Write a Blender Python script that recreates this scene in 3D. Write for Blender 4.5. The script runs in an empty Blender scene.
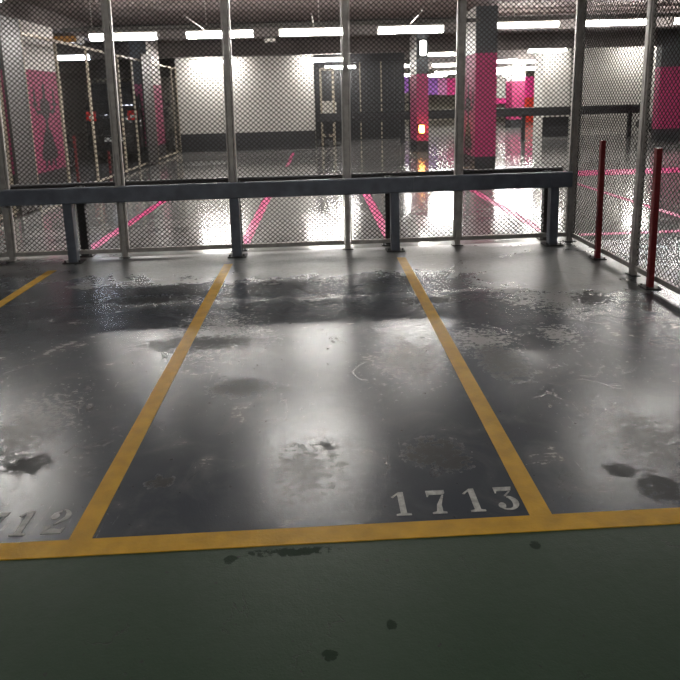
import bpy, math, random
from math import sin, cos, pi
from mathutils import Vector, Matrix
random.seed(7)
SC = bpy.context.scene
COL = SC.collection

# ------------------------------------------------------------------ camera
F_PX, PX, PY = 619.45, 342.09, 213.37          # focal length and principal point for a 680 px frame
YAW, PITCH, ROLL, EYE = 0.0360, 0.1807, -0.0285, 1.6
def cam_axes():
    f = Vector((sin(YAW)*cos(PITCH), cos(YAW)*cos(PITCH), -sin(PITCH)))
    r = Vector((cos(YAW), -sin(YAW), 0)); u = r.cross(f)
    return r*cos(ROLL)+u*sin(ROLL), -r*sin(ROLL)+u*cos(ROLL), f
CR, CU, CF = cam_axes()
cam_data = bpy.data.cameras.new('camera')
cam = bpy.data.objects.new('camera', cam_data); COL.objects.link(cam)
M = Matrix.Identity(4)
for i in range(3):
    M[i][0], M[i][1], M[i][2] = CR[i], CU[i], -CF[i]
M[2][3] = EYE
cam.matrix_world = M
cam_data.sensor_width = 36; cam_data.lens = F_PX*36/680
cam_data.shift_x = (340-PX)/680; cam_data.shift_y = -(340-PY)/680
cam_data.clip_start = .05; cam_data.clip_end = 200
SC.camera = cam

# ------------------------------------------------------------------ world, exposure
w = bpy.data.worlds.new('world'); SC.world = w; w.use_nodes = True
w.node_tree.nodes['Background'].inputs[0].default_value = (0.9, 0.95, 1, 1)
w.node_tree.nodes['Background'].inputs[1].default_value = 0.004
SC.view_settings.view_transform = 'Standard'; SC.view_settings.look = 'None'
SC.view_settings.gamma = 1; SC.view_settings.use_curve_mapping = False
SC.view_settings.exposure = 1.0
SC.cycles.use_denoising = True
SC.cycles.max_bounces = 8; SC.cycles.diffuse_bounces = 4; SC.cycles.glossy_bounces = 4
SC.cycles.sample_clamp_indirect = 6
LAMP = 56.0                                     # emission of every white tube light

# pixel (680 frame) -> point on a plane of the place
def ray(x, y): return CF*F_PX+CR*(x-PX)+CU*(PY-y)
C0 = Vector((0, 0, EYE))
def az(x, y, z=0.): d = ray(x, y); return C0+d*((z-EYE)/d.z)
def ay(x, y, Y): d = ray(x, y); return C0+d*(Y/d.y)
def ax(x, y, X): d = ray(x, y); return C0+d*(X/d.x)

# ------------------------------------------------------------------ materials
def mat(name, col, rough=.6, metal=0., spec=.5, noise=0., nscale=8., bump=0., bscale=60., emit=None, coat=0., col2=None, alpha=None):
    m = bpy.data.materials.new(name); m.use_nodes = True
    nt = m.node_tree; b = nt.nodes['Principled BSDF']; L = nt.links
    b.inputs['Base Color'].default_value = (*col, 1); b.inputs['Roughness'].default_value = rough
    b.inputs['Metallic'].default_value = metal; b.inputs['Specular IOR Level'].default_value = spec
    b.inputs['Coat Weight'].default_value = coat
    if alpha is not None: b.inputs['Alpha'].default_value = alpha
    if emit:
        b.inputs['Emission Color'].default_value = (*emit[0], 1); b.inputs['Emission Strength'].default_value = emit[1]
    if noise or col2:
        tc = nt.nodes.new('ShaderNodeTexCoord'); n = nt.nodes.new('ShaderNodeTexNoise')
        n.inputs['Scale'].default_value = nscale; n.inputs['Detail'].default_value = 6
        L.new(tc.outputs['Object'], n.inputs['Vector'])
        r = nt.nodes.new('ShaderNodeValToRGB')
        c2 = col2 or tuple(max(0, c*(1-noise)) for c in col)
        r.color_ramp.elements[0].position = .35; r.color_ramp.elements[0].color = (*c2, 1)
        r.color_ramp.elements[1].position = .65; r.color_ramp.elements[1].color = (*col, 1)
        L.new(n.outputs['Fac'], r.inputs['Fac']); L.new(r.outputs['Color'], b.inputs['Base Color'])
    if bump:
        tc = nt.nodes.new('ShaderNodeTexCoord'); n = nt.nodes.new('ShaderNodeTexNoise')
        n.inputs['Scale'].default_value = bscale; n.inputs['Detail'].default_value = 4
        L.new(tc.outputs['Object'], n.inputs['Vector'])
        bp = nt.nodes.new('ShaderNodeBump'); bp.inputs['Strength'].default_value = bump; bp.inputs['Distance'].default_value = .01
        L.new(n.outputs['Fac'], bp.inputs['Height']); L.new(bp.outputs['Normal'], b.inputs['Normal'])
    return m

class NB:                                       # small node-building helper
    def __init__(s, m): s.nt = m.node_tree; s.L = s.nt.links
    def n(s, t, **kw):
        x = s.nt.nodes.new(t)
        for k, v in kw.items(): setattr(x, k, v)
        return x
    def put(s, inp, v):
        if isinstance(v, (int, float)): inp.default_value = v
        elif isinstance(v, tuple): inp.default_value = (*v, 1) if len(v) == 3 and inp.type == 'RGBA' else v
        else: s.L.new(v, inp)
    def math(s, op, a, b=0., c=None):
        x = s.n('ShaderNodeMath', operation=op); s.put(x.inputs[0], a); s.put(x.inputs[1], b)
        if c is not None: s.put(x.inputs[2], c)
        return x.outputs[0]
    def noise(s, vec, scale, detail=5., rough=.55, dist=0.):
        x = s.n('ShaderNodeTexNoise'); s.L.new(vec, x.inputs['Vector'])
        x.inputs['Scale'].default_value = scale; x.inputs['Detail'].default_value = detail
        x.inputs['Roughness'].default_value = rough; x.inputs['Distortion'].default_value = dist
        return x.outputs['Fac']
    def mix(s, f, a, b):
        x = s.n('ShaderNodeMix', data_type='RGBA'); s.put(x.inputs[0], f); s.put(x.inputs[6], a); s.put(x.inputs[7], b)
        return x.outputs[2]
    def step(s, v, lo, hi):
        x = s.n('ShaderNodeMapRange', interpolation_type='SMOOTHSTEP'); s.put(x.inputs[0], v)
        x.inputs[1].default_value = lo; x.inputs[2].default_value = hi
        return x.outputs[0]
    def mapv(s, vec, scale):
        x = s.n('ShaderNodeVectorMath', operation='MULTIPLY'); s.L.new(vec, x.inputs[0]); x.inputs[1].default_value = scale
        return x.outputs[0]

# worn, glossy floor paint; stains and bare patches have places of their own (metres)
def floor_material(name, paint, paint2, bare, stains, patches, cracks, rough=.22, wear=.60, bstr=.10, spec=.6, dry=(), stain_k=.8):
    m = bpy.data.materials.new(name); m.use_nodes = True
    q = NB(m); b = m.node_tree.nodes['Principled BSDF']
    geo = q.n('ShaderNodeNewGeometry'); P = geo.outputs['Position']
    sx = q.n('ShaderNodeSeparateXYZ'); q.L.new(P, sx.inputs[0]); X, Y = sx.outputs[0], sx.outputs[1]
    big = q.noise(P, .9, 4); mid = q.noise(P, 3.2, 6, .6, .6); fine = q.noise(P, 26, 6, .65); grit = q.noise(P, 130, 3, .6)
    scr = q.noise(q.mapv(P, (3.0, 14.0, 1)), 2.2, 6, .7, 1.2)
    scr2 = q.noise(q.mapv(P, (6.0, 10.0, 1)), 2.6, 8, .7, 1.5)
    col = q.mix(q.step(big, .35, .65), paint, paint2)
    col = q.mix(q.math('MULTIPLY', q.step(mid, .45, .75), .35), col, bare)
    def blobs(lst):
        out = None
        for (cx, cy, rx, ry) in lst:
            dx = q.math('DIVIDE', q.math('SUBTRACT', X, cx), rx); dy = q.math('DIVIDE', q.math('SUBTRACT', Y, cy), ry)
            d = q.math('SQRT', q.math('ADD', q.math('MULTIPLY', dx, dx), q.math('MULTIPLY', dy, dy)))
            v = q.math('SUBTRACT', 1.0, d); v = q.math('MAXIMUM', v, -1.)
            out = v if out is None else q.math('MAXIMUM', out, v)
        return out
    # bare rough patches where the paint has flaked
    wearm = q.step(q.math('ADD', q.math('MULTIPLY', mid, .7), q.math('MULTIPLY', scr, .3)), wear, wear+.07)
    if patches:
        pv = q.math('ADD', blobs(patches), q.math('MULTIPLY', q.math('SUBTRACT', q.math('ADD', q.math('MULTIPLY', scr2, .7), q.math('MULTIPLY', fine, .5)), .6), 4.0))
        wearm = q.math('MAXIMUM', wearm, q.math('MULTIPLY', q.step(pv, .3, .95), .9))
    col = q.mix(q.math('MULTIPLY', wearm, .75), col, bare)
    drym = None
    if dry:                                     # bare, dry concrete along the foot of the fence
        drym = q.step(q.math('ADD', blobs(dry), q.math('MULTIPLY', q.math('SUBTRACT', mid, .5), 1.6)), -.1, .5)
        col = q.mix(q.math('MULTIPLY', drym, .5), col, (.100, .095, .086))
    stm = None
    if stains:
        sv = q.math('ADD', blobs(stains), q.math('MULTIPLY', q.math('SUBTRACT', q.math('ADD', q.math('MULTIPLY', scr2, .35), q.math('MULTIPLY', fine, .8)), .535), 6.5))
        stm = q.math('MULTIPLY', q.step(sv, .05, .55), q.step(blobs(stains), -.35, .1))
        col = q.mix(q.math('MULTIPLY', stm, stain_k), col, (.018, .018, .018))
    # hairline cracks and scuffs, only here and there
    ridge = q.math('ABSOLUTE', q.math('SUBTRACT', q.noise(P, 1.7, 7, .6, .8), .5))
    hair = q.math('MULTIPLY', q.math('SUBTRACT', 1., q.step(ridge, .001, .006)), q.step(q.noise(P, 2.3, 2), .54, .62))
    scuff = q.math('MULTIPLY', q.step(q.noise(q.mapv(P, (22.0, 2.2, 1)), 1.3, 6, .7, .8), .60, .70), q.step(q.noise(P, 1.1, 2), .5, .62))
    col = q.mix(q.math('MULTIPLY', hair, .6), col, (.02, .02, .02))
    col = q.mix(q.math('MULTIPLY', scuff, .22), col, bare)
    specks = q.step(q.noise(P, 34, 2, .5), .70, .74)
    col = q.mix(q.math('MULTIPLY', specks, .7), col, (.02, .02, .02))
    crm = None
    for (y0, slope, wd, x0, x1) in cracks:
        yy = q.math('ADD', q.math('MULTIPLY', X, slope), y0)
        wob = q.math('MULTIPLY', q.math('SUBTRACT', mid, .5), .35)
        d = q.math('ABSOLUTE', q.math('SUBTRACT', q.math('ADD', Y, wob), yy))
        k = q.math('SUBTRACT', 1., q.step(d, 0., wd))
        k = q.math('MULTIPLY', k, q.math('MULTIPLY', q.step(X, x0, x0+.3), q.math('SUBTRACT', 1., q.step(X, x1-.3, x1))))
        k = q.math('MULTIPLY', k, q.step(scr, .42, .56))
        crm = k if crm is None else q.math('MAXIMUM', crm, k)
    if crm is not None: col = q.mix(q.math('MULTIPLY', crm, .7), col, (.03, .03, .03))
    q.L.new(col, b.inputs['Base Color'])
    ro = q.math('ADD', rough-.05, q.math('MULTIPLY', big, .10))
    ro = q.math('ADD', ro, q.math('MULTIPLY', wearm, .15))
    ro = q.math('ADD', ro, q.math('MULTIPLY', q.math('SUBTRACT', fine, .5), .30))
    if drym is not None: ro = q.math('ADD', ro, q.math('MULTIPLY', drym, .16))
    if stm is not None: ro = q.math('ADD', ro, q.math('MULTIPLY', stm, .2))
    ro = q.math('ADD', ro, q.math('MULTIPLY', scuff, .08))
    q.L.new(ro, b.inputs['Roughness'])
    h = q.math('ADD', q.math('MULTIPLY', fine, .5), q.math('MULTIPLY', grit, .25))
    h = q.math('ADD', h, q.math('MULTIPLY', mid, .45))
    h = q.math('SUBTRACT', h, q.math('MULTIPLY', wearm, q.math('ADD', .15, q.math('MULTIPLY', scr2, .95))))
    h = q.math('SUBTRACT', h, q.math('MULTIPLY', hair, .6))
    if crm is not None: h = q.math('SUBTRACT', h, crm)
    if stm is not None: h = q.math('SUBTRACT', h, q.math('MULTIPLY', stm, q.math('MULTIPLY', fine, .25)))
    bp = q.n('ShaderNodeBump'); bp.inputs['Strength'].default_value = bstr; bp.inputs['Distance'].default_value = .02
    q.L.new(h, bp.inputs['Height']); q.L.new(bp.outputs['Normal'], b.inputs['Normal'])
    if stm is not None: q.L.new(q.math('SUBTRACT', spec, q.math('MULTIPLY', stm, spec*.7)), b.inputs['Specular IOR Level'])
    else: b.inputs['Specular IOR Level'].default_value = spec
    return m

def blob(x, y, wpx, hpx):                       # a patch seen at a pixel, as metres on the floor
    c = az(x, y); a = az(x-wpx/2, y); d = az(x, y-hpx/2); e = az(x, y+hpx/2)
    return (c.x, c.y, abs(c.x-a.x), max(.02, abs(d.y-e.y)/2))
STAINS = [blob(503, 362, 46, 34), blob(662, 488, 50, 34), blob(28, 465, 44, 20), blob(435, 452, 60, 30), blob(452, 462, 40, 18), blob(160, 482, 26, 12),
          blob(592, 298, 44, 14), blob(330, 448, 16, 12), blob(205, 343, 120, 14), blob(430, 300, 60, 7), blob(240, 388, 60, 18), blob(150, 300, 90, 8), blob(620, 470, 40, 14)]
PATCHES = [blob(305, 470, 100, 90), blob(645, 440, 110, 110), blob(25, 430, 120, 110), blob(480, 340, 110, 40), blob(560, 300, 120, 40),
           blob(215, 335, 120, 70), blob(410, 360, 110, 60), blob(560, 335, 60, 30)]
DRY = [blob(300, 258, 700, 40), blob(560, 268, 240, 56)]
CRACKS = [(4.95, .02, .05, -3.2, 2.6), (5.9, -.25, .02, -1., 2.6), (6.15, .0, .04, -1.5, 2.5)]
M_floor = floor_material('grey_floor_paint', (.056, .066, .082), (.076, .085, .096), (.21, .208, .20), STAINS, PATCHES, CRACKS, dry=DRY)
M_bays = floor_material('glossy_grey_floor_resin', (.185, .186, .184), (.215, .212, .205), (.28, .27, .25), [blob(205, 163, 50, 5), blob(180, 240, 20, 5)], [], [], rough=.13, wear=.62, bstr=.02)
M_aisle = floor_material('green_floor_paint', (.018, .045, .021), (.022, .051, .025), (.034, .058, .040), [blob(230, 560, 14, 8), blob(392, 625, 10, 5), blob(290, 552, 90, 8), blob(330, 655, 16, 12), blob(535, 545, 10, 8)], [], [], stain_k=.45, rough=.46, wear=.70, bstr=.14, spec=.38)
M_yellow = mat('yellow_line_paint', (.62, .345, .015), .45, spec=.25, noise=.22, nscale=10, bump=.14, bscale=80)
M_pinkline = mat('pink_line_paint', (.62, .035, .20), .35, noise=.3, nscale=25)
M_digit = mat('worn_white_stencil_paint', (.52, .52, .50), .45, noise=.45, nscale=40)
M_rail = mat('slate_rail_paint', (.12, .138, .175), .42, noise=.35, nscale=7, bump=.05)
M_raildark = mat('dark_rail_paint', (.022, .022, .026), .45, noise=.3)
M_postgal = mat('galvanised_post', (.40, .38, .36), .45, metal=.25, noise=.25, nscale=14)
M_wire = mat('galvanised_wire', (.030, .028, .026), .7, spec=.12)
M_wirethin = mat('thin_dark_wire', (.05, .045, .04), .55, metal=.2)
M_tan = mat('cream_fence_post', (.40, .35, .27), .5, noise=.2)
M_panel = mat('grey_sheet_steel', (.055, .052, .05), .55, metal=.1, noise=.2)
M_red = mat('oxide_red_post_paint', (.20, .018, .022), .45, noise=.3, nscale=20)
M_plate = mat('dark_base_plate', (.03, .03, .03), .55)
M_white = mat('white_wall_paint', (.50, .485, .455), .6, noise=.06, nscale=2, bump=.04)
M_greywall = mat('grey_concrete', (.20, .19, .18), .75, noise=.25, nscale=2.5, bump=.1)
M_dark = mat('charcoal_plinth_paint', (.030, .031, .035), .5, noise=.2)
M_pink = mat('magenta_pillar_paint', (.31, .028, .105), .5, noise=.12, nscale=4)
M_pillarw = mat('pale_pillar_paint', (.68, .66, .63), .4, noise=.08, nscale=4)
M_pillard = mat('grey_and_shaded_pillar_coat', (.055, .060, .065), .55, noise=.12, nscale=4)  # true grey on the right pillar, painted-in shade on other pillars' upper fronts
M_black = mat('black_stencil_paint', (.022, .020, .024), .5)
M_ceil = mat('sooty_concrete_ceiling', (.150, .122, .115), .9, noise=.2, nscale=1.5)
M_beam = mat('concrete_beam', (.17, .15, .145), .85, noise=.25, nscale=1.5)
M_lampbody = mat('lamp_housing', (.30, .29, .27), .4)
M_tube = mat('lit_tube', (1, 1, 1), .4, emit=((1.0, .965, .91), LAMP))
M_tubeblue = mat('lit_cool_tube', (1, 1, 1), .4, emit=((.80, .86, 1.0), LAMP*.5))
M_amber = mat('lit_amber_lamp', (1, .5, .1), .4, emit=((1.0, .42, .08), 30))
M_tray = mat('cable_tray_steel', (.10, .095, .09), .5, metal=.5)
M_rod = mat('pale_hanger_rod', (.45, .43, .40), .5)
M_orange = mat('ochre_duct', (.42, .20, .05), .55, noise=.2)
M_carblack = mat('black_car_paint', (.010, .011, .013), .18, coat=.6)
M_carsilver = mat('silver_car_paint', (.22, .23, .24), .25, metal=.6, coat=.5)
M_cardark = mat('dark_grey_car_paint', (.030, .031, .033), .22, coat=.5)
M_glass = mat('tinted_car_glass', (.012, .014, .016), .06, spec=.8)
M_tyre = mat('tyre_rubber', (.012, .012, .012), .8)
M_rim = mat('alloy_rim', (.35, .35, .36), .3, metal=.8)
M_tail = mat('red_lamp_lens', (.55, .015, .012), .2, coat=.5)
M_plateno = mat('number_plate', (.62, .62, .58), .4)
M_chrome = mat('chrome_trim', (.7, .7, .72), .15, metal=1)
M_lilac = mat('lilac_wall_paint', (.40, .14, .62), .6)
M_hotpink = mat('bright_pink_wall_paint', (.85, .05, .30), .6)
M_rose = mat('pale_pink_wall_paint', (.80, .30, .60), .6)
M_beige = mat('beige_wall_paint', (.42, .39, .32), .7)
M_redbox = mat('red_cabinet_paint', (.60, .04, .02), .5)
M_box = mat('pale_cardboard', (.48, .46, .42), .7, noise=.15)

# ------------------------------------------------------------------ mesh helpers
class MB:
    def __init__(s): s.v = []; s.f = []
    def quad_prism(s, pts0, pts1):
        k = len(s.v); n = len(pts0); s.v += [tuple(p) for p in pts0]+[tuple(p) for p in pts1]
        s.f.append(tuple(k+i for i in reversed(range(n)))); s.f.append(tuple(k+n+i for i in range(n)))
        for i in range(n):
            j = (i+1) % n; s.f.append((k+i, k+j, k+n+j, k+n+i))
        return s
    def box(s, x0, x1, y0, y1, z0, z1, c=0.):
        """box; c > 0 chamfers the edges along its longest axis"""
        d = (x1-x0, y1-y0, z1-z0); a = d.index(max(d))
        def ring(u0, u1, v0, v1):
            if c <= 0: return [(u0, v0), (u1, v0), (u1, v1), (u0, v1)]
            return [(u0+c, v0), (u1-c, v0), (u1, v0+c), (u1, v1-c), (u1-c, v1), (u0+c, v1), (u0, v1-c), (u0, v0+c)]
        if a == 2: return s.quad_prism([(u, v, z0) for u, v in ring(x0, x1, y0, y1)], [(u, v, z1) for u, v in ring(x0, x1, y0, y1)])
        if a == 0: return s.quad_prism([(x0, u, v) for u, v in ring(y0, y1, z0, z1)], [(x1, u, v) for u, v in ring(y0, y1, z0, z1)])
        return s.quad_prism([(v, y0, u) for u, v in ring(z0, z1, x0, x1)], [(v, y1, u) for u, v in ring(z0, z1, x0, x1)])
    def bar(s, a, b, r, n=6):
        a, b = Vector(a), Vector(b); d = (b-a).normalized()
        t = Vector((0, 0, 1)) if abs(d.z) < .9 else Vector((1, 0, 0))
        e = d.cross(t).normalized(); g = d.cross(e)
        R = [(e*cos(2*pi*i/n+pi/n)+g*sin(2*pi*i/n+pi/n))*r for i in range(n)]
        return s.quad_prism([a+q for q in R], [b+q for q in R])
    def poly(s, pts, thick):                    # polygon in 3-D, thickened by vector
        t = Vector(thick); return s.quad_prism([Vector(p) for p in pts], [Vector(p)+t for p in pts])
    def mesh(s, name, m):
        me = bpy.data.meshes.new(name); me.from_pydata(s.v, [], s.f); me.materials.append(m)
        import bmesh
        bm = bmesh.new(); bm.from_mesh(me); bmesh.ops.recalc_face_normals(bm, faces=bm.faces); bm.to_mesh(me); bm.free()
        return me
    def build(s, name, m, parent=None, smooth=False, **tags):
        return link(name, s.mesh(name, m), parent, smooth, **tags)
def link(name, me, parent=None, smooth=False, **tags):
    o = bpy.data.objects.new(name, me); COL.objects.link(o)
    if parent is not None: o.parent = parent
    if smooth:
        for p in me.polygons: p.use_smooth = True
    for k, v in tags.items(): o[k] = v
    return o
def thing(name, label, category, loc=(0, 0, 0), rz=0., group=None):
    o = bpy.data.objects.new(name, None); COL.objects.link(o); o.location = loc; o.rotation_euler = (0, 0, rz)
    o.empty_display_size = .2; o['label'] = label; o['category'] = category
    if group: o['group'] = group
    return o
def struct(name, mb, m, label, category, parent=None):
    o = mb.build(name, m, parent)
    if parent is None: o['kind'] = 'structure'; o['label'] = label; o['category'] = category
    return o

# ------------------------------------------------------------------ the shell
XL, XR, YB, YE, ZC = -15., 17., -9., 44., 3.5
Y_LINE = 2.07                                   # middle of the yellow line along the aisle
struct('floor', MB().box(XL, XR, Y_LINE, 6.60, -.2, 0), M_floor, 'worn grey painted concrete floor of the numbered stalls', 'floor')
struct('floor_bays', MB().box(XL, XR, 6.60, YE, -.2, 0), M_bays, 'very glossy grey floor of the pink bays beyond the fence', 'floor')
struct('floor_aisle', MB().box(XL, XR, YB, Y_LINE, -.2, 0), M_aisle, 'dark green painted driving aisle in front of the yellow line', 'floor')
struct('ceiling', MB().box(XL, XR, YB, YE, ZC, ZC+.2), M_ceil, 'sooty brown grey concrete ceiling slab', 'ceiling')
struct('wall_left', MB().box(XL-.2, XL, YB, YE, 0, ZC), M_greywall, 'dim grey concrete side wall beyond the parked cars', 'wall')
struct('wall_right', MB().box(XR, XR+.2, YB, YE, 0, ZC), M_greywall, 'grey concrete side wall at the far side of the hall', 'wall')
struct('wall_behind', MB().box(XL, XR, YB-.2, YB, 0, ZC), M_greywall, 'grey concrete wall closing the hall behind the aisle', 'wall')
struct('wall_far', MB().box(XL, XR, YE, YE+.2, 0, ZC), M_beige, 'beige wall at the far end of the hall', 'wall')
for k, (y0, z0) in enumerate(((15.4, 3.15), (20.0, 3.05), (26.5, 3.05), (33., 3.05))):
    struct('trim_%d' % (k+1), MB().box(XL, XR, y0, y0+.45, z0, ZC), M_beam, 'concrete downstand beam crossing under the ceiling', 'beam')
struct('trim_5', MB().box(-6.0, -5.2, 6.9, 15.4, 3.17, ZC), M_beam, 'concrete downstand beam above the left pink pillar', 'beam')
struct('trim_6', MB().box(XL, XR, 8.2, 8.65, 3.12, ZC), M_beam, 'concrete downstand beam just beyond the mesh fence', 'beam')

YW = 21.2                                       # pale end wall between the cage and the recess
w1 = struct('wall_centre', MB().box(-4.62, -.06, YW, YW+.25, 0, ZC), M_white, 'white wall with charcoal plinth facing the pink bays', 'wall')
MB().box(-4.62, -.06, YW-.02, YW, 0, .62).build('plinth', M_dark, w1)
w2 = struct('wall_recess', MB().box(-.06, 3.6, 25.5, 25.7, 0, ZC), M_dark, 'dark wall at the back of the recess', 'wall')
wl = ay(543, 100, 23.4).x; wr = ay(569, 100, 23.4).x
w3 = struct('wall_pier', MB().box(wl, wr, 23.4, 24.4, 0, ZC), M_white, 'bright white wall pier with charcoal plinth', 'wall')
MB().box(wl, wr, 23.38, 23.4, 0, .75).build('plinth', M_dark, w3)
struct('wall_niche', MB().box(wr, XR, 23.75, 24.0, 0, ZC), M_white, 'plain pale wall right of the white pier', 'wall')

# ------------------------------------------------------------------ floor markings
def marking(name, x0, x1, y0, y1, m, label, group=None):
    o = MB().box(x0, x1, y0, y1, 0, .003).build(name, m, None, label=label, category='floor marking')
    if group: o['group'] = group
    return o
XA, XB = -.945, .812
marking('yellow_line', -8., 6.5, Y_LINE-.044, Y_LINE+.044, M_yellow, 'long yellow line along the edge of the green aisle')
def yline(x0, label):
    marking('yellow_line', x0-.043, x0+.043, Y_LINE+.044, 6.12, M_yellow, label)
yline(XA, 'yellow bay line between stall numbers 1712 and 1713')
yline(XB, 'yellow bay line right of stall number 1713')
yline(XA-1.757, 'yellow bay line left of stall number 1712')
for x0, y0, y1, lab in ((-2.65, 6.75, 11.2, 'pink bay line ending beside the black double rail posts'), (-.885, 6.75, 11.2, 'pink bay line meeting the single rail post left of the middle fence bay'),
                        (.80, 6.75, 11.2, 'pink bay line meeting the single rail post right of the middle fence bay'), (2.65, 7.0, 11.2, 'pink bay line leading to the fence corner')):
    marking('pink_line', x0-.062, x0+.062, y0, y1, M_pinkline, lab)
marking('pink_line', -.83, -.74, 15.6, 19.8, M_pinkline, 'short pink line in front of the white wall')
marking('pink_line', 4.60, 4.70, 6.93, 11.92, M_pinkline, 'pink bay line beyond the right hand fence')
marking('pink_line', 2.85, 9.5, 6.80, 6.90, M_pinkline, 'pink cross line just beyond the fence corner')
marking('pink_line', 4.3, 11.5, 11.95, 12.75, M_pinkline, 'wide pink cross line in front of the far bays')

# stencilled stall numbers: every digit is drawn on a grid 1 high
D1 = [[(.0, .80), (.06, .77), (.20, .90), (.22, .84), (.22, .08), (.08, .05), (.08, 0), (.56, 0), (.56, .05), (.42, .08), (.42, 1.), (.26, 1.)]]
D7 = [[(.04, .74), (.08, .74), (.12, .82), (.60, .82), (.66, .88), (.66, 1.), (.04, 1.)],
      [(.54, .78), (.60, .78), (.46, .38), (.44, .08), (.56, .05), (.56, 0), (.10, 0), (.10, .05), (.24, .08), (.30, .36)]]
def arc(cx, cy, rx, ry, a0, a1, n=10): return [(cx+rx*cos(math.radians(a0+(a1-a0)*i/n)), cy+ry*sin(math.radians(a0+(a1-a0)*i/n))) for i in range(n+1)]
D3 = [[(.06, .74), (.10, .74), (.14, .84), (.62, .84), (.68, 1.), (.06, 1.)],
      [(.58, .80), (.52, .80), (.32, .62), (.36, .58)],
      arc(.34, .30, .36, .30, 80, -80)+arc(.34, .30, .16, .24, -80, 80),
      arc(.13, .20, .12, .12, 0, 330, 12), arc(.33, .10, .22, .10, 190, 290)+arc(.33, .10, .18, .04, 290, 190)]
D2 = [arc(.34, .72, .33, .28, 88, -30)+[(.30, .36), (.26, .36), (.44, .60)]+arc(.34, .74, .15, .22, -20, 88),
      arc(.17, .72, .14, .13, 0, 330, 12), [(.30, .98), (.30, .90), (.10, .80), (.06, .84)],
      [(.04, .30), (.20, .34), (.24, .26), (.04, .04)],
      [(.04, 0), (.66, 0), (.70, .24), (.66, .24), (.58, .16), (.28, .22), (.06, .06)]]
def stall_number(digits, label):
    t = thing('stall_number', label, 'floor marking', (digits[0][1], 2.155, 0))
    for d, x, hh, nm in digits:
        mb = MB()
        for pl in d:
            mb.poly([(x-digits[0][1]+(px_-.3)*hh*.86, py_*hh, 0) for px_, py_ in pl], (0, 0, .0025))
        mb.build('digit_'+nm, M_digit, t)
HD = .143
stall_number([(D1, .285, HD, 'one'), (D7, .425, HD, 'seven'), (D1, .578, HD, 'one'), (D3, .703, HD, 'three')], 'worn white stencilled stall number 1713 on grey floor')
stall_number([(D1, -1.47, HD, 'one'), (D7, -1.335, HD, 'seven'), (D1, -1.205, HD, 'one'), (D2, -1.08, HD, 'two')], 'worn white stencilled stall number ending in 12')

# ------------------------------------------------------------------ chain-link mesh
def chain_mesh(mb, o, ud, wd, hd, a=.054, b=.049, r=.004):
    """wires crossing in diamonds on the rectangle at o: width wd along ud, height hd up"""
    o = Vector(o); ud = Vector(ud); nn = ud.cross(Vector((0, 0, 1)))
    for sgn in (1, -1):
        off = nn*(r*.9*sgn); k0 = int(-hd/b)-2; k1 = int(wd/a)+int(hd/b)+3
        for k in range(k0, k1):
            # u/a - sgn*v/b = k  (or u/a + v/b = k)
            pts = []
            if sgn == 1: fu = lambda v: a*(k+v/b)
            else: fu = lambda v: a*(k-v/b)
            v0, v1 = 0., hd
            u0, u1 = fu(v0), fu(v1)
            lo, hi = 0., 1.
            du = u1-u0
            for bound, side in ((0, 1), (wd, -1)):
                # keep side*(u-bound) >= 0
                f0 = side*(u0-bound); f1 = side*(u1-bound)
                if f0 < 0 and f1 < 0: lo, hi = 1, 0; break
                if f0 < 0: lo = max(lo, f0/(f0-f1))
                elif f1 < 0: hi = min(hi, f0/(f0-f1))
            if hi-lo < .004: continue
            A = o+ud*(u0+du*lo)+Vector((0, 0, hd*lo))+off; B = o+ud*(u0+du*hi)+Vector((0, 0, hd*hi))+off
            d = (B-A).normalized(); e = d.cross(nn).normalized()*r; g = nn*r
            s = len(mb.v); mb.v += [tuple(A+e), tuple(A+g), tuple(A-e), tuple(A-g), tuple(B+e), tuple(B+g), tuple(B-e), tuple(B-g)]
            mb.f += [(s, s+1, s+5, s+4), (s+1, s+2, s+6, s+5), (s+2, s+3, s+7, s+6), (s+3, s, s+4, s+7)]
    return mb

YF = 6.573; XF = 2.757; TOP = 3.3
def fence_run(root, o, ud, posts, pw, top, mpost, z0=.055, fr=.018, mframe=None, a=.054, b=.049, r=.004, lean=0., skip_first=False, mwire=None):
    """posts: distances along ud; builds posts, and per bay a frame and its mesh"""
    o = Vector(o); ud = Vector(ud); along = abs(ud.x) > .5; mframe = mframe or mpost
    def bx(mb, u0, u1, t, za, zb, c=0):
        p0 = o+ud*u0; p1 = o+ud*u1
        if along: return mb.box(min(p0.x, p1.x), max(p0.x, p1.x), o.y-t, o.y+t, za, zb, c)
        return mb.box(o.x-t, o.x+t, min(p0.y, p1.y), max(p0.y, p1.y), za, zb, c)
    made = []
    for u in (posts[1:] if skip_first else posts):
        p = bx(MB(), u-pw/2, u+pw/2, pw/2, 0.008, top, .006).build('post', mpost, root)
        made.append(p); bx(MB(), u-pw/2-.03, u+pw/2+.03, pw/2+.012, 0, .008).build('base_plate', M_plate, p)
    for u0, u1 in zip(posts, posts[1:]):
        a0, a1 = u0+pw/2+.004, u1-pw/2-.004
        mb = MB()
        bx(mb, a0, a1, fr, z0, z0+.045); bx(mb, a0, a1, fr, top-.05, top)
        bx(mb, a0, a0+.014, fr, z0+.045, top-.05); bx(mb, a1-.014, a1, fr, z0+.045, top-.05)
        made.append(mb.build('bay_frame', mframe, root))
        q = chain_mesh(MB(), o+ud*(a0+.02)+Vector((0, 0, z0+.04)), ud, a1-a0-.04, top-z0-.085, a, b, r)
        made.append(q.build('wire_mesh', mwire or M_wire, root, kind='stuff'))
    if lean:                                    # the old fence has settled a little to one side
        for ob in made:
            for v in ob.data.vertices: v.co.x += lean*v.co.z

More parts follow.
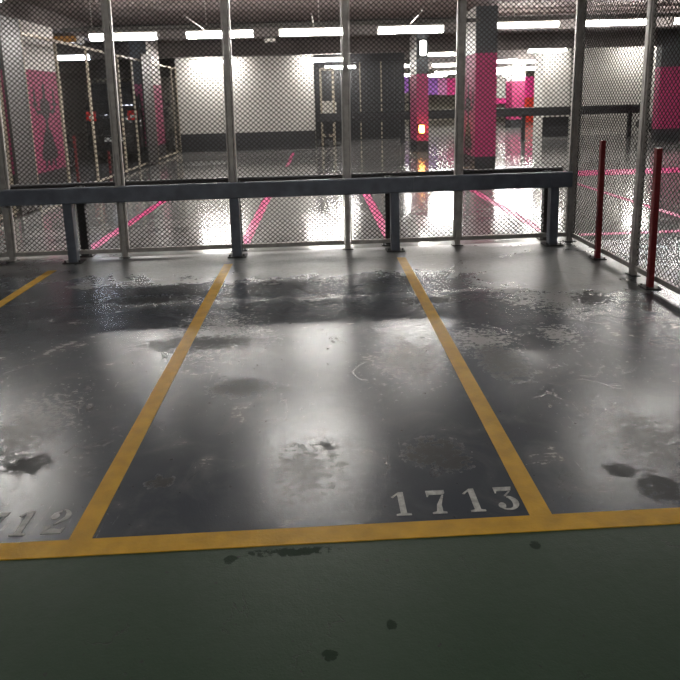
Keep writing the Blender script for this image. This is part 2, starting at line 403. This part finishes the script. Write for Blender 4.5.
bf = thing('mesh_fence', 'tall chain-link fence with galvanised posts crossing behind the slate guardrail', 'fence', (0, YF, 0))
xs = [-5.70, -4.50, -3.30, -2.108, -.925, .288, 1.490, 2.735]
fence_run(bf, (0, 0, 0), (1, 0, 0), xs, .056, TOP, M_postgal, lean=.014)
rf = thing('mesh_fence', 'chain-link fence running toward the aisle behind the two red posts', 'fence', (XF, YF, 0))
fence_run(rf, (0, 0, 0), (0, -1, 0), [.0, YF-ax(633, 272, XF).y, 2.45, 3.62, 4.42], .056, TOP, M_postgal, lean=.014, skip_first=True)

# ------------------------------------------------------------------ guardrails
def guardrail(label, y, x0, x1, zb, zt, th, posts, m, mp, pz=.085, off=.07, joints=()):
    t = thing('guardrail', label, 'guardrail', (x0, y, 0))
    segs = [x0]+list(joints)+[x1]
    for a, b in zip(segs, segs[1:]):
        MB().box(a-x0+.001, b-x0-.001, -th/2, th/2, zb, zt, .012).build('rail_beam', m, t)
    for xp in posts:
        x = xp-x0
        p = MB().box(x-pz/2, x+pz/2, off-pz/2, off+pz/2, .012, zt-.03, .006).build('post', mp, t)
        MB().box(x-pz*1.05, x+pz*1.05, off-pz*.8, off+pz*.8, 0, .012).build('base_plate', M_plate, p)
        for sx in (-1, 1):
            MB().bar((x+sx*pz*.8, off-pz*.62, .008), (x+sx*pz*.8, off-pz*.62, .035), .009).build('bolt', M_plate, p)
    return t
guardrail('slate grey box-beam guardrail on short posts in front of the chain-link fence', 6.36, -5.8, 2.65, .635, .80, .06, (-4.30, -2.60, -.89, .79, 2.492), M_rail, M_rail, .092, .076, (-3.5, .98, 2.42))
guardrail('dark guardrail standing behind the chain-link fence', 6.80, -5.8, 2.72, .635, .80, .06, (-4.30, -2.575, -.905, .762, 2.525), M_raildark, M_raildark, .085, -.078)
fr = guardrail('far dark guardrail crossing in front of the recess and white pier', 21.9, 0.02, 11.5, .86, 1.16, .14, (.35, 3.0, 5.0, 7.35, 9.2, 11.2), M_raildark, M_raildark, .12, .12)

# red posts before the right hand fence
for (x, y), lab in (((600, 258.5), 'slim oxide red post standing close to the fence corner'), ((653, 287.5), 'slim oxide red post standing further along the right hand fence')):
    g = az(x, y); t = thing('red_post', lab, 'post', (g.x-.027, g.y, 0), 0)
    MB().box(-.023, .023, -.023, .023, .01, 1.155, .004).build('tube', M_red, t)
    MB().box(-.065, .065, -.065, .065, 0, .01).build('base_plate', M_plate, t)
    for sx in (-1, 1):
        for sy in (-1, 1): MB().bar((sx*.048, sy*.048, .01), (sx*.048, sy*.048, .024), .008).build('bolt', M_plate, t)

# ------------------------------------------------------------------ cage fence on the left, seen obliquely
XC = -4.6
cf = thing('mesh_fence', 'cream-posted mesh cage fence running back to the white wall in front of the cars', 'fence', (XC, 7.2, 0))
fence_run(cf, (0, 0, 0), (0, 1, 0), [0., 1.1, 2.2, 4.35, 5.85, 7.85, 8.95, 10.6, 13.25, 13.93], .030, 2.8, M_tan, a=.07, b=.065, r=.0016, mwire=M_wirethin)
for y0, y1, lab in ((9.45, 10.07, 'plain grey sheet-steel panel fixed to the cage fence near the left pink pillar'), (16.77, 17.75, 'plain grey sheet-steel panel fixed to the cage fence beside the parked car')):
    t = thing('steel_panel', lab, 'panel', (XC+.06, y0, 0))
    MB().box(0, .03, 0, y1-y0, .03, 2.95).build('sheet', M_panel, t)
    MB().box(-.004, .036, y1-y0, y1-y0+.014, 0, 2.95).build('edge_trim', M_tan, t)
    MB().box(-.004, .036, -.03, 0, 0, 2.95).build('edge_trim', M_panel, t)
for y, lab in ((12.9, 'rusty red pole inside the cage beside the left pink pillar'), (14.6, 'short rusty red pole inside the cage behind the black van')):
    hh = 1.05 if y < 14 else .6
    t = thing('red_post', lab, 'post', (-4.95 if y < 14 else -4.85, y, 0))
    MB().box(-.024, .024, -.024, .024, .01, hh, .004).build('tube', M_red, t); MB().box(-.06, .06, -.06, .06, 0, .01).build('base_plate', M_plate, t)

# ------------------------------------------------------------------ pillars
def pillar(x0, x1, y0, y1, z1, z2, ztop, label, face, mside, mfront, candel=None, mpinkf=None):
    """shaft in three coats: plinth 0..z1, pink z1..z2, upper z2..ztop"""
    t = thing('pillar', label, 'pillar', ((x0+x1)/2, (y0+y1)/2, 0)); hx, hy = (x1-x0)/2, (y1-y0)/2
    def shaft(nm, za, zb, m): return MB().box(-hx, hx, -hy, hy, za, zb).build(nm, m, t)
    shaft('plinth', 0, z1, M_dark); shaft('pink_band', z1, z2, M_pink)
    up = shaft('upper_shaft', z2, ztop, mside)
    if mfront is not None:                      # shade painted in: darker coat on the upper front face
        MB().box(-hx, hx, -hy-.004, -hy, z2, ztop-.002).build('front_shade_coat', mfront, up)
    if candel:
        sgn, yc, zb, s = candel; X = sgn*(hx)
        prof = [(-.20, .0), (-.17, .20), (-.25, .24), (-.26, .36), (-.20, .56), (-.16, .63), (-.165, .72), (-.10, .85), (-.05, .93), (-.04, 1.04), (-.05, 1.14), (-.12, 1.24), (-.16, 1.38), (-.155, 1.50), (-.10, 1.57), (-.045, 1.60), (-.04, 1.90), (-.012, 1.94), (0, 2.03)]
        pts = prof+[(-u, v) for u, v in reversed(prof[:-1])]
        pts += [(.13, .03), (.10, .20), (.06, .24), (.04, .08), (.0, .06), (-.04, .08), (-.06, .24), (-.10, .20), (-.13, .03)]
        g = MB()
        def face_poly(pl): g.poly([(X, yc+u*s, zb+v*s*.62) for u, v in pl], (sgn*.003, 0, 0))
        face_poly(pts)
        for q in (-1, 1):
            face_poly([(q*.14, 1.26), (q*.24, 1.24), (q*.32, 1.32), (q*.34, 1.44), (q*.29, 1.44), (q*.26, 1.34), (q*.14, 1.34)])
            face_poly([(q*.22, 1.44), (q*.40, 1.44), (q*.37, 1.50), (q*.34, 1.52), (q*.335, 1.76), (q*.315, 1.87), (q*.285, 1.76), (q*.28, 1.52), (q*.25, 1.50)])
        g.build('painted_candelabra', M_black, t, label='black candelabra silhouette painted on the pink band')
    return t
pillar(-5.72, -5.2, 11.55, 13.02, .41, 2.31, 3.17, 'pink and white pillar with a candelabra silhouette behind the left fence bays', 1, M_pillarw, M_pillard, (1, .0, .45, 1.35))
pillar(3.49, 3.96, 13.7, 14.95, .27, 2.52, 3.5, 'pink pillar with shade-toned front top and candelabra side standing behind the middle fence', -1, M_pillarw, M_pillard, (-1, .0, .25, 1.35))
px0 = -4.70
pillar(px0-.45, px0, 18.05, 19.45, .45, 2.2, 3.5, 'slim pink and pale pillar behind the cage fence near the white wall', 1, M_pillarw, M_pillard)
g0 = ay(410, 150, 19.6).x; g1 = ay(417, 150, 18.6).x; g2 = ay(428.5, 150, 18.6).x
pillar(g1, g2, 18.6, 19.9, .33, 2.3, 3.5, 'narrow dark pink pillar carrying a small amber lamp', -1, M_pillarw, M_pillard)
pr = ay(658.5, 100, 19.6).x
pillar(pr, pr+1.0, 19.6, 19.9, .41, 2.35, 3.5, 'dull pink pillar with grey numbered top beside the dark car at the right', -1, M_pillard, M_pillard)
pf0 = ay(512, 90, 31).x; pf1 = ay(525, 90, 31).x
pillar(pf0, pf1, 31, 32, .4, 2.3, 3.5, 'distant grey and red pillar in front of the bright pink wall', -1, M_pillarw, M_pillarw)

# ------------------------------------------------------------------ tube lights
_lamp = {}
def tube_light(c, length, label, group, hang=None, m=None, ry=0.):
    """sealed tube fitting along X: housing on top, lit diffuser below, rods up to the slab"""
    t = thing('ceiling_light', label, 'ceiling light', c, ry, group); h = length/2; m = m or M_tube
    key = (round(length, 2), m.name)
    if key not in _lamp:
        body = MB().box(-h, h, -.07, .07, .04, .085, .012).mesh('housing', M_lampbody)
        dif = MB().quad_prism([(-h+.02, y, z) for y, z in ((-.065, .04), (-.062, -.03), (-.03, -.065), (.03, -.065), (.062, -.03), (.065, .04))],
                              [(h-.02, y, z) for y, z in ((-.065, .04), (-.062, -.03), (-.03, -.065), (.03, -.065), (.062, -.03), (.065, .04))]).mesh('diffuser', m)
        cap = MB().box(-.015, .015, -.062, .062, -.055, .04).mesh('end_cap', M_lampbody)
        _lamp[key] = (body, dif, cap)
    body, dif, cap = _lamp[key]
    link('housing', body, t); link('diffuser', dif, t)
    for s in (-1, 1):
        o = link('end_cap', cap, t); o.location = (s*(h-.005), 0, 0)
        if hang: MB().bar((s*h*.7, 0, .085), (s*h*.7, 0, hang-c[2]), .008).build('hanger_rod', M_tray, t)
    return t
G1 = 'tube lights on the cable tray beyond the fence'
L1 = '%s lit tube light on the cable tray from the pink pillar toward the %s'
row1 = [(90, 158, 37, 35), (187, 253, 35, 34), (282, 343, 33, 31.5), (378, 443, 31, 29), (497, 557, 23.5, 22), (583, 646, 21, 19)]
Y1 = 11.5; Y2 = 14.2; ctr = []
for x0, x1, ya, yb in row1:
    if x0 > 450: a = ay(x0, ya, Y2); b = ay(x1, yb, Y2)   # the row right of the pillar hangs further back
    else: a = ay(x0, ya, Y1); b = ay(x1, yb, Y1)
    c = (a+b)/2; zz = c.z; c.z = 2.82; ctr.append(c)
    k = len(ctr)
    if k > 4: c.z = 3.15
    tube_light(c, 1.2 if k < 5 else 1.45, L1 % (('fourth', 'third', 'second', 'first', 'first', 'second')[k-1], 'cage fence' if k < 5 else 'right wall'), G1)
for dx, nn in ((2.05, 'third'), (4.1, 'fourth')): tube_light((ctr[-1].x+dx, Y2, 3.15), 1.45, L1 % (nn, 'right wall'), G1)
def cable_tray(x0, x1, y, z, label):
    tr = thing('cable_tray', label, 'cable tray', (x0, y, z)); ln = x1-x0
    MB().box(0, ln, -.06, -.045, 0, .06).build('side_rail', M_tray, tr); MB().box(0, ln, .045, .06, 0, .06).build('side_rail', M_tray, tr)
    rung = MB().box(0, .03, -.045, .045, .002, .012).mesh('rung', M_tray)
    for k in range(int(ln/.25)): link('rung', rung, tr).location = (k*.25+.02, 0, 0)
    for k in range(int(ln/2)): MB().bar((k*2+.5, 0, .012), (k*2+.5, 0, ZC-z), .008).build('hanger_rod', M_rod, tr)
cable_tray(-4.4, 3.0, Y1, 2.92, 'dark cable tray carrying the tube lights between the cage fence and the pink pillar')
cable_tray(3.98, 13.0, Y2, 3.25, 'dark cable tray carrying the tube lights between the pink pillar and right wall')
L2 = 'lit white tube light close to the white wall'
for x0, x1, y, L2 in ((187, 240, 62, 'lit white tube light over the left half of the white wall'), (304, 345, 59.5, 'lit white tube light at the end of the white wall beside the recess')):
    a = ay(x0, y, 20.75); b = ay(x1, y, 20.75); tube_light((a+b)/2, 1.5, L2, None, 3.05)
a = ay(340, 67, 24.5); tube_light(a, 1.2, 'lit white tube light inside the dark recess', None, 3.5)
a = ay(547, 50, 22.7); tube_light(a, 1.4, 'lit white tube light in front of the white pier', None, 3.5)
a = ay(651, 44, 22.9); tube_light(a, 1.4, 'lit white tube light by the plain pale wall near the right pink pillar', None, 3.5)
a = ay(66, 57.5, 15.9); tube_light(a, 1.2, 'cool white tube light behind the left pink pillar', None, 3.15, M_tubeblue)
L3 = 'small distant tube light in the far part of the hall'
for x, y, Y, ln in ((440, 54, 24.5, 1.2), (447, 65, 27.2, 1.3), (448, 72.5, 30., 1.3), (434, 75.5, 32., 1.3), (406, 65.5, 27.5, 1.2), (406, 75, 31., 1.3), (503, 61, 24.8, 1.2),
                    (533, 61.5, 26.0, 1.3), (507, 68.5, 29., 1.2), (501, 72.5, 32., 1.2), (529, 68.5, 30., 1.2), (540, 67.5, 29.2, 1.2), (513, 75, 36., 1.2)):
    a = ay(x, y, Y); nm = 'left of the narrow pillar' if x < 410 else 'between the narrow and the pink pillar' if x < 460 else 'between the pink pillar and the white pier'
    tube_light(a, ln, 'small distant tube light seen '+nm, 'distant tube lights '+nm, ZC)
# lights over the aisle behind and over the outer bays
LA = 'tube light over the green driving aisle'
for x in (-4.2, 0., 4.2): tube_light((x, -2.6, 2.95), 1.2, LA, 'aisle tube lights', ZC)
L0 = 'lit tube light just beyond the fence, nearer than the cable tray row'
for x in (-8.0, -4.05, -.15, 3.95, 8.0): tube_light((x, 7.35, 2.85), 1.2, L0, 'tube lights just beyond the fence', ZC)

# ------------------------------------------------------------------ small ceiling fittings
def conduit(a, b, r, m, label):
    MB().bar(a, b, r, 8).build('ceiling_conduit', m, None, label=label, category='conduit')
conduit((-8., 9.4, 3.42), (XR-.5, 9.4, 3.42), .03, M_tray, 'dark conduit pipe running along the ceiling before the tube lights')
conduit(tuple(ay(183, 15, 10.2)), tuple(ay(207, 31, 11.42)), .010, M_rod, 'thin pale slack cable dropping to the tube light')
conduit(tuple(ay(311.5, 13, 11.3)), tuple(ay(314, 28, 11.46)), .012, M_rod, 'thin pale upright cable feeding the tube light')
conduit(tuple(ay(424, 8, 10.4)), tuple(ay(411, 23, 11.4)), .010, M_rod, 'thin pale slanted cable above a tube light left of the pink pillar')
conduit((-9, 14.7, 3.35), (3.4, 14.7, 3.35), .045, M_raildark, 'thick dark pipe under the ceiling behind the tube lights')
conduit((4.0, 14.7, 3.35), (XR-.5, 14.7, 3.35), .045, M_raildark, 'thick dark pipe under the ceiling right of the pink pillar')
t = thing('smoke_detector', 'small grey smoke detector box under the ceiling', 'detector', tuple(ay(270, 40, 14.8)))
MB().box(-.12, .12, -.08, .08, -.05, .03, .01).build('body', M_rod, t); MB().bar((0, 0, .03), (0, 0, ZC-t.location.z), .008).build('hanger_rod', M_tray, t)
MB().bar((0, 0, -.05), (0, 0, -.08), .05, 12).build('sensor', M_plate, t)
d0 = ay(56, 34, 14.6); d1 = ay(80, 36, 14.6)
t = thing('ochre_duct', 'ochre boxed duct under the ceiling beside the left pink pillar', 'duct', (d0.x, 14.6, 3.1))
MB().box(-.6, d1.x-d0.x, -.15, .15, -.06, .16, .01).build('casing', M_orange, t)
MB().box(d1.x-d0.x-.03, d1.x-d0.x+.02, -.17, .17, -.09, .19).build('flange', M_rod, t)
for k in (0, 1): MB().bar((-.3+k*.5, 0, .16), (-.3+k*.5, 0, .40), .01).build('hanger_rod', M_tray, t)
# lamps on the narrow pillar
c = ay(421.5, 129, 18.52)
t = thing('amber_lamp', 'small glowing amber lamp on the narrow pink pillar', 'lamp', c)
MB().box(-.09, .09, 0, .08, -.13, .13, .01).build('back_box', M_raildark, t); MB().box(-.075, .075, -.06, 0, -.11, .11, .02).build('lens', M_amber, t)
c = ay(423, 48, 18.5)
t = thing('bulkhead_lamp', 'bright upright bulkhead lamp at the top of the narrow pillar', 'lamp', c)
MB().box(-.10, .10, 0, .10, -.22, .22, .01).build('back_box', M_lampbody, t); MB().box(-.08, .08, -.07, 0, -.19, .19, .03).build('lens', M_tube, t)

# ------------------------------------------------------------------ far end: coloured wall panels, gate bars, boxes
def panel(px0_, px1_, py0_, py1_, Y, m, label):
    a = ay(px0_, py1_, Y); b = ay(px1_, py0_, Y)
    MB().box(a.x, b.x, Y, Y+.12, max(0., a.z), b.z).build('wall_panel', m, None, label=label, category='wall panel')
panel(394, 409, 76, 93, 38., M_lilac, 'lilac painted wall panel left of the narrow pillar')
panel(426, 438, 78, 95, 38., M_lilac, 'lilac painted wall panel right of the narrow pillar')
panel(438.2, 447, 78, 95, 38., M_rose, 'pale pink painted wall panel beside the lilac one')
panel(447.2, 462, 78, 95, 38., M_hotpink, 'bright pink painted wall panel behind the middle fence post')
panel(488, 514, 77, 104, 38., M_hotpink, 'bright pink wall panel left of the distant pillar')
panel(524, 550, 76, 104, 38., M_hotpink, 'bright pink wall panel right of the distant pillar')
a = ay(503, 87, 37.); t = thing('framed_board', 'white framed notice board on the bright pink wall', 'board', (a.x, 37.9, a.z))
MB().box(-.62, .42, -.02, .05, -.55, .62).build('board', M_white, t); 
for bx_ in ((-.70, .50, .62, .72), (-.70, .50, -.65, -.55)): MB().box(bx_[0], bx_[1], -.05, .05, bx_[2], bx_[3]).build('frame_rail', M_white, t)
for x_ in (-.70, .42): MB().box(x_, x_+.08, -.05, .05, -.55, .62).build('frame_rail', M_dark, t)
a = ay(532, 110, 36.5); t = thing('fire_cabinet', 'red fire cabinet standing before the bright pink wall', 'cabinet', (a.x, 36.5, 0))
MB().box(-.35, .35, 0, .35, .02, 1.45, .03).build('body', M_redbox, t); MB().box(-.30, .30, -.02, 0, .10, 1.38).build('door', M_redbox, t); MB().box(.20, .24, -.05, -.02, .70, .90).build('handle', M_chrome, t)
# dark gate bars in the recess
gt = thing('recess_gate', 'tall dark gate of upright bars closing the recess', 'gate', (0.6, 24.2, 0))
for k in range(12):
    x = k*.27
    MB().box(x, x+.045, -.02, .02, 0, 3.0).build('bar', M_tan if k in (4, 7) else M_raildark, gt)
for z in (.05, 1.4, 3.0): MB().box(-.05, 3.05, -.03, .03, z, z+.05).build('cross_rail', M_raildark, gt)
# white cage frame with boxes in the opening right of the white wall
cg = thing('storage_cage', 'pale open storage cage frame beside the white wall', 'cage', (.10, 22.7, 0))
for x in (0.05, .50):
    for y in (0, .9): MB().box(x, x+.07, y, y+.07, 0, 2.75).build('upright', M_tan, cg)
for z in (.30, 2.70):
    MB().box(.05, .57, 0, .05, z, z+.05).build('cross_rail', M_tan, cg); MB().box(.05, .57, .9, .95, z, z+.05).build('cross_rail', M_tan, cg)
sh = MB().box(.05, .95, -.02, .95, 1.04, 1.08).build('shelf', M_raildark, cg)
bx1 = thing('cardboard_box', 'pale box resting on the storage cage shelf', 'box', (.45, 23.1, 1.08))
MB().box(-.28, .28, -.2, .2, 0, .5).build('carton', M_box, bx1); MB().box(-.28, .28, -.03, .03, .5, .503).build('tape', M_tan, bx1)

# ------------------------------------------------------------------ cars
def loft(stations, m, name, parent, close=True):
    """stations: list of (y, [(x, z) ...half profile from bottom centre to top centre])"""
    v = []; f = []; n = None
    for y, hp in stations:
        ring = [(x, y, z) for x, z in hp]+[(-x, y, z) for x, z in reversed(hp)]
        n = len(ring); v += ring
    for s in range(len(stations)-1):
        for i in range(n):
            j = (i+1) % n; f.append((s*n+i, s*n+j, (s+1)*n+j, (s+1)*n+i))
    f.append(tuple(range(n))); f.append(tuple(reversed(range((len(stations)-1)*n, len(stations)*n))))
    mb = MB(); mb.v = v; mb.f = f
    o = mb.build(name, m, parent, True)
    return o
def make_car(label, loc, rz, paint, W=.82, Lc=4.3, Hr=1.62, belt=1.0, boxy=1.):
    """car with its rear bumper at local y=0, nose toward +y"""
    t = thing('car', label, 'car', loc, rz)
    low = lambda y, w_, zb, zt: (y, [(w_*.80, zb), (w_*.97, zb+.10), (w_, (zb+zt)/2), (w_*.97, zt-.06), (w_*.88, zt)])
    loft([low(.02, W*.90, .34, belt-.12), low(.10, W*.96, .28, belt-.03), low(.5, W, .24, belt), low(1.6, W, .24, belt), low(2.9, W, .24, belt-.03),
          low(3.2, W*.99, .24, belt-.10), low(Lc-.3, W*.93, .28, belt-.24), low(Lc, W*.78, .36, belt-.36)], paint, 'body', t)
    cab = lambda y, wb, wt, zt: (y, [(wb, belt-.04), (wb*.985, belt+.04), (wt*1.02, zt-.12), (wt*.97, zt-.03), (wt*.80, zt)])
    loft([cab(.16, W*.90, W*.84, belt+.05), cab(.42, W*.94, W*.80, Hr-.05), cab(.7, W*.95, W*.79, Hr), cab(1.9, W*.95, W*.79, Hr), cab(2.4, W*.95, W*.80, Hr-.10), cab(3.15, W*.93, W*.86, belt+.03)], M_glass, 'greenhouse', t)
    loft([(.36, [(W*.70, Hr-.05), (W*.80, Hr-.045), (W*.70, Hr-.02)]), (.7, [(W*.72, Hr-.02), (W*.815, Hr-.03), (W*.70, Hr+.02)]), (1.9, [(W*.72, Hr-.02), (W*.815, Hr-.03), (W*.70, Hr+.02)]), (2.45, [(W*.68, Hr-.12), (W*.78, Hr-.13), (W*.68, Hr-.08)])], paint, 'roof', t)
    for s in (-1, 1):
        for ya, yb, za, zb in ((.20, .46, belt, Hr-.04), (1.25, 1.32, belt, Hr-.02), (2.95, 2.40, belt, Hr-.08)):
            MB().bar((s*W*.945, ya, za), (s*W*.80, yb, zb), .035).build('door_pillar', paint, t)
        tl = MB().box(s*W*.72-.13, s*W*.72+.13, -.005, .10, belt-.30, belt-.04, .02).build('tail_light', M_tail, t)
        MB().box(s*W*.72-.05, s*W*.72+.05, -.012, -.005, belt-.24, belt-.16).build('reversing_lens', M_plateno, tl)
        hl = MB().box(s*W*.62-.14, s*W*.62+.14, Lc-.16, Lc-.03, belt-.46, belt-.33, .02).build('headlight', M_chrome, t)
        MB().box(s*(W+.09)-.09, s*(W+.09)+.09, 2.52, 2.64, belt+.02, belt+.16, .02).build('wing_mirror', paint, t)
        MB().bar((s*W*.74, .55, Hr+.05), (s*W*.74, 2.0, Hr+.05), .015).build('roof_bar', M_chrome, t)
        for yw in (.80, Lc-.85):
            wh = MB(); R = .34; n = 24
            wh.quad_prism([(s*(W-.20), yw+R*cos(2*pi*i/n), R+R*sin(2*pi*i/n)) for i in range(n)], [(s*(W+.012), yw+R*cos(2*pi*i/n), R+R*sin(2*pi*i/n)) for i in range(n)])
            wo = wh.build('wheel', M_tyre, t)
            rm = MB(); r2 = .235
            rm.quad_prism([(s*(W+.0125), yw+.06*cos(2*pi*i/10), R+.06*sin(2*pi*i/10)) for i in range(10)], [(s*(W+.03), yw+.05*cos(2*pi*i/10), R+.05*sin(2*pi*i/10)) for i in range(10)])
            for i in range(7):
                a = 2*pi*i/7; rm.bar((s*(W+.018), yw+.05*cos(a), R+.05*sin(a)), (s*(W+.018), yw+r2*cos(a), R+r2*sin(a)), .022, 4)
            for i in range(18):
                a, b = 2*pi*i/18, 2*pi*(i+1)/18; rm.bar((s*(W+.018), yw+r2*cos(a), R+r2*sin(a)), (s*(W+.018), yw+r2*cos(b), R+r2*sin(b)), .018, 4)
            rm.build('rim', M_rim, wo)
    MB().box(-W*.92, W*.92, -.06, .10, .34, .56, .04).build('rear_bumper', paint, t)
    MB().box(-.26, .26, -.012, .012, .64, .75).build('number_plate', M_plateno, t)
    MB().box(-.45, .45, -.010, .02, .80, .83).build('boot_trim', M_chrome, t)
    MB().box(-W*.80, W*.80, Lc-.12, Lc+.04, .34, .56, .04).build('front_bumper', paint, t)
    return t
make_car('black van with red tail light parked behind the cage fence', (-5.72, 17.75, 0), -.03, M_carblack, .80, 4.4, 2.28, 1.52)
make_car('dark grey car parked behind the left pink pillar', (-7.25, 13.1, 0), .0, M_cardark, .80, 4.2, 1.75, 1.1)
make_car('silver car parked at the left end beyond the cage fence', (-7.5, 8.2, 0), .05, M_carsilver, .82, 4.2, 1.55, .98)
cx = ay(652, 130, 20.9).x
make_car('dark grey car half hidden by the dull pink pillar at the right', (cx+4.35, 20.9+.75, 0), pi/2, M_cardark, .74, 4.2, 1.5, .95)
